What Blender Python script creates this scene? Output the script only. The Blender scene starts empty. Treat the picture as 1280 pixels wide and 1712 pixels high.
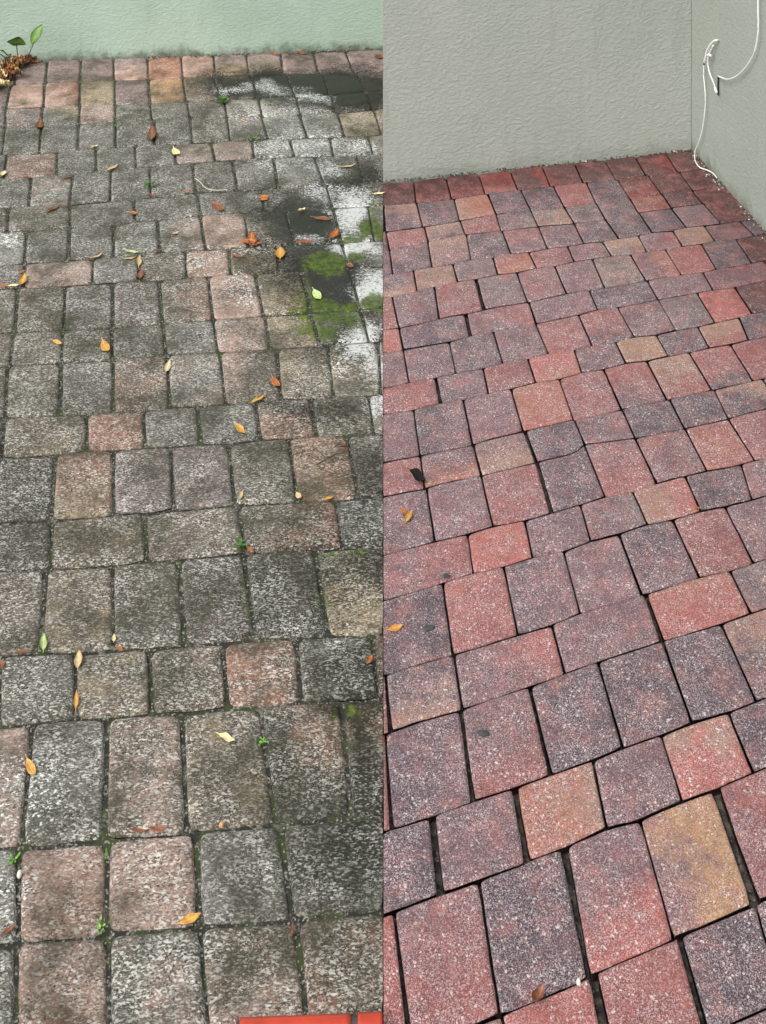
import bpy, math, random
from mathutils import Vector, noise
random.seed(7)
S = bpy.context.scene
COL = S.collection
# ------------------------------------------------------------------ camera
F, H, HOR = 2000.0, 2.1, -630.0        # focal length in photo pixels, eye height, horizon row
cd = bpy.data.cameras.new('camera'); cam = bpy.data.objects.new('camera', cd); COL.objects.link(cam)
cam.location = (0, 0, H); cam.rotation_euler = (math.radians(90), 0, 0)
cd.sensor_fit = 'VERTICAL'; cd.sensor_height = 36; cd.lens = 36*F/1712
cd.shift_y = (HOR-856)/1712; cd.clip_start = 0.05; cd.clip_end = 500
S.camera = cam
# ------------------------------------------------------------------ light
w = bpy.data.worlds.new('World'); S.world = w; w.use_nodes = True
nt = w.node_tree; nt.nodes.clear()
sky = nt.nodes.new('ShaderNodeTexSky'); sky.sky_type = 'NISHITA'; sky.sun_disc = False
SUN_EL, SUN_AZ = math.radians(48), math.radians(-140)      # behind the camera, to the left
sky.sun_elevation = SUN_EL; sky.sun_rotation = SUN_AZ; sky.dust_density = 4; sky.air_density = 1.2
hs = nt.nodes.new('ShaderNodeHueSaturation'); hs.inputs['Saturation'].default_value = 0.22
bg = nt.nodes.new('ShaderNodeBackground'); bg.inputs['Strength'].default_value = 0.14
out = nt.nodes.new('ShaderNodeOutputWorld')
nt.links.new(sky.outputs[0], hs.inputs['Color']); nt.links.new(hs.outputs[0], bg.inputs[0]); nt.links.new(bg.outputs[0], out.inputs[0])
ld = bpy.data.lights.new('sun', 'SUN'); ld.energy = .55; ld.angle = math.radians(16); ld.color = (1, .97, .93)
sun = bpy.data.objects.new('sun', ld); COL.objects.link(sun)
d = Vector((math.sin(SUN_AZ)*math.cos(SUN_EL), math.cos(SUN_AZ)*math.cos(SUN_EL), math.sin(SUN_EL)))
sun.rotation_euler = d.to_track_quat('Z', 'Y').to_euler()
S.view_settings.view_transform = 'Standard'; S.view_settings.look = 'None'
S.view_settings.gamma = 1; S.view_settings.exposure = 0.98
# ------------------------------------------------------------------ helpers
def G(x, y, z=0.0):                       # photo position -> point on the ground
    Y = F*(H-z)/(y-HOR); return Vector(((x-640)*Y/F, Y, z))
def at_depth(x, y, Y): return Vector(((x-640)*Y/F, Y, H-(y-HOR)*Y/F))
def lin(h):
    h = h.lstrip('#'); c = [int(h[i:i+2], 16)/255 for i in (0, 2, 4)]
    return tuple((v/12.92 if v <= .04045 else ((v+.055)/1.055)**2.4) for v in c)
def tag(o, label=None, cat=None, group=None, kind=None):
    if label: o['label'] = label
    if cat: o['category'] = cat
    if group: o['group'] = group
    if kind: o['kind'] = kind
    return o
def mesh_obj(name, verts, faces, mat, parent=None, smooth=True):
    me = bpy.data.meshes.new(name); me.from_pydata([tuple(v) for v in verts], [], faces); me.update()
    if smooth: me.polygons.foreach_set('use_smooth', [True]*len(me.polygons))
    if mat: me.materials.append(mat)
    o = bpy.data.objects.new(name, me); COL.objects.link(o)
    if parent: o.parent = parent
    return o
class NT:                                # small node-building helper
    def __init__(s, name):
        s.m = bpy.data.materials.new(name); s.m.use_nodes = True; s.t = s.m.node_tree; s.t.nodes.clear()
        s.out = s.n('ShaderNodeOutputMaterial'); s.p = s.n('ShaderNodeBsdfPrincipled'); s.l(s.p.outputs[0], s.out.inputs[0])
        s.geo = s.n('ShaderNodeNewGeometry').outputs['Position']
    def n(s, t, **k):
        q = s.t.nodes.new(t)
        for a, b in k.items(): setattr(q, a, b)
        return q
    def l(s, a, b): s.t.links.new(a, b)
    def put(s, i, v):
        if hasattr(v, 'is_output'): s.l(v, i)
        else: i.default_value = v
    def math(s, op, a, b=0.0, c=0.0, clamp=False):
        q = s.n('ShaderNodeMath', operation=op, use_clamp=clamp)
        for i, v in enumerate((a, b, c)): s.put(q.inputs[i], v)
        return q.outputs[0]
    def ramp(s, v, a, b, lo=0.0, hi=1.0):
        q = s.n('ShaderNodeMapRange', interpolation_type='SMOOTHSTEP')
        for i, x in enumerate((v, a, b, lo, hi)): s.put(q.inputs[i], x)
        return q.outputs[0]
    def mix(s, f, a, b, mode='MIX'):
        q = s.n('ShaderNodeMix', data_type='RGBA', blend_type=mode)
        s.put(q.inputs[0], f)
        for i, v in ((6, a), (7, b)):
            if isinstance(v, tuple) and len(v) == 3: v = v+(1,)
            s.put(q.inputs[i], v)
        return q.outputs[2]
    def scale(s, v, k):
        q = s.n('ShaderNodeVectorMath', operation='MULTIPLY'); s.put(q.inputs[0], v); q.inputs[1].default_value = k
        return q.outputs[0]
    def noise(s, sc, det=3, rough=.5, vec=None, dist=0):
        q = s.n('ShaderNodeTexNoise'); s.put(q.inputs['Vector'], vec or s.geo)
        q.inputs['Scale'].default_value = sc; q.inputs['Detail'].default_value = det; q.inputs['Roughness'].default_value = rough
        q.inputs['Distortion'].default_value = dist
        return q.outputs[0]
    def vor(s, sc, vec=None):
        q = s.n('ShaderNodeTexVoronoi'); s.put(q.inputs['Vector'], vec or s.geo); q.inputs['Scale'].default_value = sc
        sp = s.n('ShaderNodeSeparateColor'); s.l(q.outputs['Color'], sp.inputs[0])
        return q.outputs['Distance'], sp.outputs[0], sp.outputs[1]
    def attr(s, name):
        q = s.n('ShaderNodeAttribute', attribute_name=name); return q.outputs['Color'], q.outputs['Alpha']
    def sep(s, c):
        q = s.n('ShaderNodeSeparateColor'); s.l(c, q.inputs[0]); return q.outputs
    def bump(s, h, dist, strength=1.0, prev=None):
        q = s.n('ShaderNodeBump'); q.inputs['Distance'].default_value = dist; q.inputs['Strength'].default_value = strength
        s.l(h, q.inputs['Height'])
        if prev: s.l(prev, q.inputs['Normal'])
        return q.outputs[0]
def V3(v): return v
# ------------------------------------------------------------------ materials
def paver_mat(name, old):
    k = NT(name)
    ca, m0 = k.attr('col_a'); cb, worn = k.attr('col_b'); dt, wet = k.attr('dirt')  # worn: intact face by the walls, plus painted corner shade on the right
    moss, dark, pale = k.sep(dt)[0:3]
    nb = k.noise(9, 5, .65); n2 = k.noise(26, 4, .6)
    nn = k.math('ADD', k.math('MULTIPLY', nb, .6), k.math('MULTIPLY', n2, .4))
    fac = k.ramp(k.math('ADD', m0, k.math('MULTIPLY', k.math('SUBTRACT', nn, .5), 3.0)), .15, .95)
    c = k.mix(fac, ca, cb)
    n3 = k.noise(40, 4, .7)
    if not old:
        c = k.mix(k.ramp(k.noise(17, 5, .7), .44, .68, 0, .5), c, (.29, .10, .085))
        c = k.mix(k.ramp(k.noise(23, 4, .7, k.scale(k.geo, (1.02, .97, 1))), .62, .8, 0, .3), c, (.10, .09, .12))
    c = k.mix(1.0, c, k.mix(k.ramp(n3, .3, .7), (.80, .80, .80), (1.2, 1.2, 1.2)), 'MULTIPLY')
    vec = k.scale(k.geo, (.55, 1, 1)) if old else k.geo
    wob = k.n('ShaderNodeVectorMath', operation='ADD'); k.put(wob.inputs[0], vec)
    nv = k.n('ShaderNodeTexNoise'); k.put(nv.inputs['Vector'], k.geo); nv.inputs['Scale'].default_value = 170
    k.l(k.scale(nv.outputs['Color'], (.003, .003, .003)), wob.inputs[1]); vec = wob.outputs[0]
    d1, r1, g1 = k.vor(600 if not old else 400, vec)
    d2, r2, g2 = k.vor(330, vec)
    d3, r3, g3 = k.vor(900, vec)
    light = (.56, .46, .46) if not old else (.54, .53, .47)
    keep = k.math('MULTIPLY', k.math('SUBTRACT', 1.0, k.math('MULTIPLY', worn, .8)), k.ramp(k.noise(12, 5, .7, k.scale(k.geo, (1, 1, 3))), .35, .62, .45, 1.0))
    lt = k.math('MULTIPLY', k.ramp(r1, .66, .92, 0, .56 if not old else .80), keep)
    dk = k.math('MULTIPLY', k.ramp(g1, .50, .10, 0, .55 if not old else .80), keep)
    c = k.mix(dk, c, (.035, .030, .034) if not old else (.012, .012, .009))
    c = k.mix(k.math('MULTIPLY', k.math('MULTIPLY', k.ramp(r3, .66, .9), .5), keep), c, light)
    if old:      # the mortar dirt washes the light grains out where the paver is dirty
        lt = k.math('MULTIPLY', lt, k.math('SUBTRACT', 1.0, k.math('MULTIPLY', dark, .8)))
    c = k.mix(lt, c, light)
    c = k.mix(k.math('MULTIPLY', k.ramp(r2, .955, .98, 0, .6), keep), c, (.74, .69, .65))
    rough = .8
    if old:
        c = k.mix(worn, c, k.mix(1.0, c, (1.75, 1.66, 1.62), 'MULTIPLY'))
        nm = k.noise(30, 6, .75); nl = k.noise(7, 5, .7)
        c = k.mix(k.ramp(nl, .42, .68, 0, .72), c, (.030, .027, .013))
        c = k.mix(k.ramp(k.noise(3.2, 3, .6), .48, .66, 0, .38), c, (.028, .028, .012))
        c = k.mix(k.ramp(k.noise(75, 5, .8), .60, .74, 0, .7), c, (.018, .017, .012))
        dm = k.ramp(k.math('ADD', dark, k.math('ADD', k.math('MULTIPLY', k.math('SUBTRACT', nm, .5), .9), k.math('MULTIPLY', k.math('SUBTRACT', .5, r1), .5))), .25, .75)
        c = k.mix(k.math('MULTIPLY', dm, .92), c, (.011, .012, .007))
        pm = k.ramp(k.math('ADD', pale, k.math('ADD', k.math('MULTIPLY', k.math('SUBTRACT', r1, .5), .85), k.math('MULTIPLY', k.math('SUBTRACT', k.noise(85, 6, .85), .5), 2.4))), .42, .66)
        pm = k.math('MULTIPLY', k.math('MULTIPLY', pm, k.ramp(r2, .10, .24, .25, 1)), k.ramp(pale, .02, .2))
        c = k.mix(k.math('MULTIPLY', pm, .9), c, (.74, .75, .73))  # white for bleached stone and for wet glare painted into the colour
        mm = k.ramp(k.math('ADD', moss, k.math('MULTIPLY', k.math('ADD', k.math('SUBTRACT', nm, .5), k.math('MULTIPLY', k.math('SUBTRACT', k.noise(150, 4, .8), .5), .7)), 1.3)), .42, .80)
        c = k.mix(k.math('MULTIPLY', mm, .93), c, k.mix(k.ramp(k.noise(60, 5, .8), .35, .65), (.014, .032, .001), (.11, .165, .012)))
        wm = k.ramp(k.math('ADD', wet, k.math('MULTIPLY', k.math('SUBTRACT', nl, .5), .8)), .35, .65)
        c = k.mix(k.math('MULTIPLY', wm, .3), c, (.02, .02, .018))
        rough = k.ramp(wm, 0, 1, .85, .42)
    else:
        c = k.mix(k.math('MULTIPLY', dark, .75), c, (.05, .055, .055))
        c = k.mix(k.math('MULTIPLY', k.ramp(moss, .2, .8), .9), c, (.05, .022, .018))
    k.put(k.p.inputs['Base Color'], c); k.put(k.p.inputs['Roughness'], rough)
    k.p.inputs['Specular IOR Level'].default_value = .35 if not old else .28
    hh = k.math('ADD', k.math('MULTIPLY', r1, .6), k.math('MULTIPLY', n3, 1.2))
    b = k.bump(hh, .0011, .8); b = k.bump(nb, .006, .5, b)
    k.l(b, k.p.inputs['Normal'])
    return k.m
PAV_OLD = paver_mat('weathered_concrete', True); PAV_NEW = paver_mat('washed_concrete', False)
def bed_mat(old):
    k = NT('joint_grime' if old else 'joint_soil')
    n1 = k.noise(14, 5, .7); n2 = k.noise(60, 5, .8); d, r, g = k.vor(300)
    if old:
        c = k.mix(k.ramp(n2, .50, .66), (.018, .018, .012), (.19, .18, .145))
        c = k.mix(k.ramp(n1, .50, .62), c, (.035, .05, .010))
        c = k.mix(k.ramp(r, .85, .95, 0, .6), c, (.4, .38, .33))
    else:
        c = k.mix(k.ramp(n2, .4, .7), (.012, .010, .009), (.13, .105, .085))
        c = k.mix(k.ramp(r, .93, .97, 0, .5), c, (.25, .22, .19))
    k.put(k.p.inputs['Base Color'], c); k.p.inputs['Roughness'].default_value = .95
    k.l(k.bump(k.math('ADD', n2, k.math('MULTIPLY', r, .4)), .006, 1), k.p.inputs['Normal'])
    return k.m
BED_OLD, BED_NEW = bed_mat(True), bed_mat(False)
def stucco(name, col, col2, base_dirt, sc=1.0):
    k = NT(name)
    n1 = k.noise(1.6, 6, .65); n2 = k.noise(8, 5, .7)
    c = k.mix(k.ramp(n1, .35, .65), col, col2)
    c = k.mix(k.ramp(n2, .55, .75, 0, .22), c, tuple(v*.72 for v in col))
    sx = k.n('ShaderNodeSeparateXYZ'); k.l(k.geo, sx.inputs[0]); z = sx.outputs[2]
    zz = k.math('ADD', z, k.math('MULTIPLY', k.math('SUBTRACT', k.noise(13, 5, .75), .5), .16))
    c = k.mix(k.ramp(zz, .055, -.02, 0, base_dirt), c, (.075, .085, .055))
    sp = k.noise(55, 2, .5)
    c = k.mix(k.ramp(sp, .72, .80, 0, .5), c, (.10, .11, .09))
    st = k.noise(5, 5, .7, k.scale(k.geo, (3, 3, .35)))
    c = k.mix(k.ramp(st, .52, .72, 0, .16), c, (.16, .17, .14))
    k.put(k.p.inputs['Base Color'], c); k.p.inputs['Roughness'].default_value = .62
    k.p.inputs['Specular IOR Level'].default_value = .35
    h1 = k.noise(58*sc, 4, .65, k.scale(k.geo, (1, 1, 1.5)), .4); h2 = k.noise(190*sc, 3, .6)
    hh = k.math('ADD', k.ramp(h1, .38, .68), k.math('MULTIPLY', h2, .35))
    k.l(k.bump(hh, 0.0022, .62), k.p.inputs['Normal'])
    return k.m
def simple(name, col, rough=.5, spec=.5, var=.0, sc=60, bumpd=0):
    k = NT(name)
    c = k.mix(k.ramp(k.noise(sc, 4, .6), .35, .65), tuple(v*(1-var) for v in col), tuple(min(1, v*(1+var)) for v in col))
    k.put(k.p.inputs['Base Color'], c); k.p.inputs['Roughness'].default_value = rough
    k.p.inputs['Specular IOR Level'].default_value = spec
    if bumpd: k.l(k.bump(k.noise(sc*2, 3), bumpd, .8), k.p.inputs['Normal'])
    return k.m
# ------------------------------------------------------------------ the ground under everything
o = mesh_obj('ground', [(-60, -30, -.09), (60, -30, -.09), (60, 90, -.09), (-60, 90, -.09)], [(0, 1, 2, 3)],
             simple('bare_soil', (.12, .105, .08), .95, .2, .35, 6, .01))
tag(o, kind='structure')
# ------------------------------------------------------------------ walls
def prism(name, poly, z0, z1, mat, parent=None, seg=1):
    n = len(poly); vs = [(p[0], p[1], z0) for p in poly]+[(p[0], p[1], z1) for p in poly]
    fs = [(i, (i+1) % n, (i+1) % n+n, i+n) for i in range(n)]+[tuple(range(n))[::-1], tuple(range(n, 2*n))]
    return mesh_obj(name, vs, fs, mat, parent, smooth=False)
A = G(640, 303); B = G(1155, 250); Cc = G(1280, 388)      # foot of the grey walls
L0 = G(0, 104); L1 = G(640, 82)
dl = (L1-L0).normalized(); LW = L0-dl*3.2
nl = Vector((-dl.y, dl.x, 0))
MINT = stucco('mint_render', (.36, .45, .375), (.305, .395, .32), .9)
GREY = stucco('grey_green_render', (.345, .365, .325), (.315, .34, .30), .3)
GREY_SHADED = stucco('grey_green_render_shaded', (.31, .335, .295), (.28, .31, .27), .6)  # same render, darkened in colour because the side wall gets less light
o = prism('garden_wall', [LW, L1, L1+nl*.22, LW+nl*.22], -.09, 0.92, MINT)
tag(o, 'mint green rendered wall behind the mossy weathered pavers', 'wall')
capm = simple('cap_concrete', (.42, .43, .38), .9, .3, .15, 20, .003)
c = prism('coping', [LW-nl*.03, L1-nl*.03, L1+nl*.25, LW+nl*.25], .92, .97, capm, o)
dr = (Cc-B).normalized(); RE = B+dr*7.0; nr = Vector((-dr.y, dr.x, 0))
if nr.x < 0: nr = -nr
o = prism('house_wall', [A, B, B+nr*.3+Vector((0, .3, 0)), Vector((B.x+.4, L1.y+.6, 0)), Vector((A.x, L1.y+.6, 0))], -.09, 2.7, GREY)
tag(o, 'grey green stucco wall facing the camera behind the cleaned red pavers', 'wall')
o = prism('side_wall', [B+Vector((.002, 0, 0))-dr*0, RE, RE+nr*.25, B+nr*.25], -.09, 2.7, GREY_SHADED)
tag(o, 'shade-darkened grey stucco wall on the right with the white cords', 'wall')
def on_wall(x, y, off=.008):              # photo position -> point on the side wall's face
    dirv = Vector(((x-640)/F, 1, -(y-HOR)/F)); n = -nr
    t = ((B+n*off)-Vector((0, 0, H)))
    tt = (t.x*n.x+t.y*n.y)/(dirv.x*n.x+dirv.y*n.y)
    return Vector((0, 0, H))+dirv*tt
# ------------------------------------------------------------------ pavers
PAL_OLD = dict(g='#7b7d79', d='#50524c', b='#786f64', p='#d4b3aa', r='#ac7f6d', m='#96858a', t='#b3a184', o='#caa07a', w='#a9aba6', c='#8d9092', k='#3b3d36')
PAL_NEW = dict(k='#5a4f5a', v='#7f646b', r='#9f605c', o='#b97a60', t='#b0907a', g='#7e7270', x='#562823', y='#c09a6c', b='#5e4340', R='#bd6c62', z='#84382f')  # x: dark red with the wall corner's shade mixed into the colour
GO, GN = .42, .49
PAL_OLD = {a: tuple(v*GO*q for v, q in zip(lin(b), (1.05, 1.0, .90))) for a, b in PAL_OLD.items()}
PAL_NEW = {a: tuple(v*GN*q for v, q in zip(lin(b), (1.09, .96, .94))) for a, b in PAL_NEW.items()}
def P(s): return [tuple(float(q) for q in a.split(',')) for a in s.split()]
def ev(poly, x):
    if x <= poly[0][0]: a, b = poly[0], poly[min(3, len(poly)-1)]
    elif x >= poly[-1][0]: a, b = poly[-min(4, len(poly))], poly[-1]; 
    else:
        for a, b in zip(poly, poly[1:]):
            if a[0] <= x <= b[0]: return a[1]+(b[1]-a[1])*(x-a[0])/(b[0]-a[0])
    if x >= poly[-1][0]: return b[1]+(b[1]-a[1])/(b[0]-a[0])*(x-b[0])
    return a[1]+(b[1]-a[1])/(b[0]-a[0])*(x-a[0])
# left half: line above every course, then the joints (top x, bottom x) and colours
LB = [P(s) for s in '''0,104 80,99 190,96 320,91 420,88 525,86 640,82
0,142 30,140 80,136 135,134 190,133 250,131 320,127 420,122 540,121 640,118
0,180 75,177 190,174 250,172 320,166 430,163 500,161 600,153 640,150
0,209 40,211 70,208 130,206 190,202 250,198 315,194 435,193 495,191 560,187 590,185 640,180
0,257 65,255 130,249 190,245 250,240 320,238 385,234 445,231 510,229 570,227 640,223
0,297 50,294 97,291 160,285 225,279 290,273 350,268 420,263 490,260 555,259 640,256
0,346 50,343 115,341 130,339 190,334 250,328 300,325 330,319 395,317 440,315 480,312 540,308 600,303 640,300
0,386 50,383 115,378 190,375 230,367 260,365 320,360 370,356 430,352 480,350 560,345 640,340
0,440 45,437 115,433 190,428 235,423 320,416 400,412 440,410 495,407 570,403 640,400
0,480 45,478 110,475 157,472 230,468 310,463 345,459 385,457 430,455 490,452 560,448 640,443
0,552 25,552 107,549 189,545 271,539 320,535 356,531 440,525 520,520 600,515 640,512
0,609 16,608 60,606 103,604 188,599 277,592 320,588 364,586 452,580 535,574 600,570 640,567
0,696 40,694 101,691 145,690 190,687 240,684 284,679 320,676 377,672 469,665 558,661 600,659 640,656
0,763 90,757 146,751 190,748 243,745 284,743 320,740 380,738 435,732 480,729 530,726 600,723 640,720
0,871 87,866 140,861 190,857 240,854 290,849 320,847 393,841 499,836 560,833 600,829 640,826
0,951 84,947 130,944 187,941 246,935 300,931 320,929 410,921 500,917 530,917 573,914 640,910
0,1091 68,1089 130,1086 190,1082 250,1079 309,1073 320,1072 375,1070 427,1065 490,1062 550,1059 600,1059 640,1055
0,1210 50,1205 127,1197 185,1195 255,1190 280,1188 320,1186 380,1179 430,1177 470,1173 505,1170 560,1168 640,1163
0,1413 36,1410 90,1408 120,1403 175,1399 240,1394 290,1391 314,1387 400,1379 460,1373 530,1366 640,1359
0,1573 30,1571 90,1566 165,1560 190,1553 250,1550 300,1546 320,1544 390,1540 460,1535 500,1530 560,1523 640,1518
0,1742 180,1735 350,1722 515,1715 640,1702
0,1920 320,1905 640,1880'''.split('\n')]
LJ = [P(s) for s in '''26,24 79,76 135,134 190,191 247,248 302,305 356,359 411,416 469,473 524,532 577,592
18,10 74,72 134,133 192,192 248,251 305,311 359,368 420,430 480,492 540,551 595,611
9,9 71,70 133,132 192,192 250,254 312,317 374,379 432,438 495,502 553,562 611,624
9,3 70,65 131,129 193,193 258,257 318,321 379,385 437,449 501,514 564,576 625,638
12,6 95,95 160,161 226,227 291,294 353,360 421,425 484,492 551,557 615,624
53,48 122,116 185,184 250,252 322,328 388,397 457,466 525,542 594,610
15,12 117,117 223,225 330,336 436,442 545,556
45,40 116,115 190,189 263,268 335,344 409,415 477,494 556,571 615,626
42,39 155,155 231,232 309,312 383,386 464,468 571,583
30,25 109,107 188,189 266,271 348,356 426,440 505,520 585,602
24,16 106,103 188,188 272,277 356,364 442,452 520,535 602,618
14,9 102,101 189,190 279,284 367,377 462,469 548,558 632,638
7,2 145,146 239,243 331,337 426,435 520,530 615,626
94,87 189,190 286,290 382,393 482,499 580,600
87,84 242,246 397,410 560,573
77,68 188,190 298,309 407,427 527,550
125,127 250,255 371,380 495,505 622,632
55,36 180,175 305,314 435,460 572,590
30,30 180,179 327,334 468,490
29,27 180,182 334,348 495,515
40,38 200,205 360,372 530,545'''.split('\n')]
LC = '''m m m m mp:s r p mt:s bm:n m m m
m p pr:e tw m ot b bk:s k kb dm m
m mp gt:ne pw gw g g wg w wk k k
g g g g g g gb gp w w tw t
g rp g g g pw pg wg w w wt t
g gp g g g gd gw wg wd d
b bw g g gc gd d d
wc g g g gp:e p bd:e d wd wt
gd pb gc bd po tb dk:e w
bg b gb bm br:e p tb dt:w wk w
b bg bg g gc pb tb dt wd w
b bg gc br gp bp:w bt tg wt
d bt r gm gd rd:n gt wt
d rt:s md mg bg rt gm
db bt bm br:e g
bm bt bg dm d td:n
gb bt bp rd dc rd
pw gc bp bt dr:ne dr:n
wg pr p gc dg
gw pr:s gp bp:s br
g b p g b'''.split('\n')
# right half
RB = [P(s) for s in '''640,304 690,302 744,294 800,289 852,283 905,274 960,270 1010,266 1060,260 1110,254 1155,250
640,342 695,338 752,332 812,322 867,316 920,310 960,305 975,304 1027,299 1080,292 1132,286 1175,280
640,386 703,378 766,368 828,356 887,351 942,346 960,342 998,338 1053,331 1104,323 1157,317 1200,309
640,417 715,402 777,390 835,384 897,377 957,372 1010,365 1067,354 1120,346 1175,339 1225,329
640,460 657,456 687,450 722,445 755,440 787,432 825,428 854,422 882,420 915,413 947,410 975,405 1007,402 1035,397 1067,392 1089,387 1125,384 1147,378 1177,375 1205,372 1252,366
640,497 697,484 727,476 765,469 795,465 832,457 862,454 897,446 925,443 960,435 990,431 1022,426 1054,424 1081,419 1112,415 1140,410 1172,406 1195,401 1230,398 1280,389
640,549 667,546 734,531 750,526 780,522 807,517 820,513 882,503 947,489 960,486 1010,479 1055,471 1080,467 1137,457 1175,453 1199,447 1256,439 1280,432
640,588 674,582 752,569 785,560 822,552 895,539 960,526 997,516 1032,511 1067,505 1100,498 1165,487 1225,478 1280,467
640,647 684,637 727,629 762,621 807,613 840,604 882,597 917,588 957,583 990,575 1027,570 1060,561 1095,558 1130,550 1165,544 1195,537 1259,522 1280,518
640,691 690,683 736,672 772,666 817,655 852,648 895,637 932,632 972,620 1007,615 1046,605 1080,601 1119,592 1150,587 1185,579 1220,573 1250,566 1280,561
640,771 702,759 790,741 812,733 873,719 960,700 1037,682 1115,666 1190,650 1257,635 1280,630
640,827 707,815 740,806 804,792 893,770 960,755 977,740 1062,730 1142,714 1216,697 1280,680
640,925 726,902 784,889 822,877 877,867 922,854 960,843 1012,827 1057,819 1097,806 1135,796 1182,785 1225,777 1262,767 1280,763
640,1000 740,971 792,954 840,944 890,929 935,920 960,911 987,901 1035,890 1082,874 1122,866 1172,851 1210,844 1257,832 1280,825
640,1125 717,1101 757,1091 865,1058 922,1041 970,1022 1072,992 1080,989 1172,961 1220,951 1260,938 1280,932
640,1224 655,1219 702,1202 767,1184 825,1163 882,1145 922,1131 944,1122 965,1114 1007,1100 1104,1069 1205,1039 1255,1021 1280,1013
640,1387 657,1381 722,1361 790,1336 855,1315 921,1292 960,1278 992,1267 1041,1247 1105,1226 1156,1205 1210,1189 1265,1169 1280,1162
640,1526 732,1492 747,1487 800,1468 875,1441 887,1433 937,1416 960,1404 1015,1379 1067,1366 1140,1335 1192,1316 1260,1287 1280,1279
640,1768 680,1752 790,1711 835,1693 960,1642 985,1627 1125,1567 1132,1561 1257,1508 1280,1497
640,1955 1010,1800 1175,1728 1225,1706 1280,1680
640,2150 1280,1860'''.split('\n')]
RJ = [P(s) for s in '''691,695 745,755 800,811 852,866 905,920 960,975 1011,1029 1061,1080 1112,1133
641,644 696,706 759,768 815,829 870,888 925,944 980,996 1032,1054 1083,1106 1135,1158
645,651 709,716 769,777 829,837 887,899 944,960 997,1012 1054,1067 1107,1122 1157,1175
651,657 715,722 779,787 839,854 900,915 960,976 1012,1035 1068,1090 1122,1147 1176,1205
691,697 757,765 824,832 884,897 949,960 1007,1022 1067,1081 1125,1141 1177,1195
655,667 726,734 794,807,797,811 864,882 927,947 990,1011 1054,1080 1112,1139 1172,1197 1230,1257
667,674 777,784,780,788 884,896 985,999 1082,1100 1175,1192
674,684 751,762 824,840 895,917 967,990 1032,1060 1100,1130 1165,1195 1228,1258
727,735,729,738 807,816 882,895 960,972 1029,1046 1097,1117 1166,1185 1235,1251
691,702 774,790 854,874 935,959 1009,1039 1081,1115 1152,1190 1221,1259
702,709 791,804 876,895,878,898 960,977 1040,1062 1119,1144 1194,1217
713,727 804,824 896,920,899,924 977,1012 1062,1098 1145,1182 1217,1262
782,791 877,890 970,987 1057,1082 1145,1171 1239,1257
740,757 842,866 942,970 1035,1073 1125,1170 1212,1260
644,655 759,773 922,944 1077,1105,1080,1109 1220,1255
644,657 769,789,771,792 884,919,886,922 999,1041 1107,1156 1206,1265
718,732,726,741 857,878,864,885 991,1014 1105,1140 1217,1259
659,690 800,835 938,982,948,986 1070,1126 1192,1258,1200,1268
700,750 838,880 986,1022,997,1036 1132,1178,1138,1186 1262,1310
860,900 1030,1080 1200,1250'''.split('\n')]
RC = '''xb xz:s xz:s zr:s bz:e bz bx:n bx xz:e bz xz
x kt:ne kv ot:w kv k r kv zx:n x xb xz
x r tk:s r gk:n tg:w gk kg zo xk xz
k vk:s tv:s kv vr:n vk kg kv:n kv vg xb
kt:s tg gv or:n rv:e vr tg:s vr:e tg vx
r v rv gv vr v gt vo:e r kg xb
Ro kv vr:e v k v vz zx
vt vk kg v rv rk:s v gk Rz xk
rR vk:w rv Ro:s vk ty kv tr:s kx
v kv:e v oR:s rv rk:s tr:s rk:s rv
rv vo:s tv:n k vk k k kt:ne
vk v rv kv rv:n vr ro rv
rv:w Ro vk vg:e tR:e kv v
kv rR vk:w v kv:s rv v
r kt:s vR:e v Ro:n gk
ro kv:e vr:s k kv k kt:n
k vk ot:e v Rt:n k
R rv:n k vR:s yv:w rv
v tg R rR k kv
v r k v'''.split('\n')
SP_OLD = dict(gap=.0078, r=.0105, zj=.0013, tilt=.0014, cr=.045)
SP_NEW = dict(gap=.0040, r=.0055, zj=.0011, tilt=.0010, cr=.018)
def ell(x, y, L):       # soft union of ellipses given in photo positions: (cx, cy, rx, ry, strength)
    v = 0
    for cx, cy, rx, ry, s in L:
        q = math.hypot((x-cx)/rx, (y-cy)/ry)
        if q < 1.6: v = max(v, s*max(0, min(1, (1.6-q)/1.0)))
    return v
MOSS = [(545,440,38,20,1),(545,520,60,20,.95),(530,555,40,14,.8),(620,510,22,16,1),(628,385,22,20,.95),(590,398,30,9,.8),(596,433,16,10,.95),(622,345,14,10,.7),(640,460,12,10,.6),(510,490,14,40,.55),(590,545,36,16,.6),(585,662,26,12,.5),(600,1190,60,20,.5),(560,1290,20,80,.35),(545,1010,12,60,.5),(560,920,90,10,.5),(415,990,10,60,.6),(600,1180,40,14,.5),(640,152,20,8,.6),(450,108,30,8,.4),(560,1440,40,60,.3),(500,505,16,60,.4)]
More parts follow.
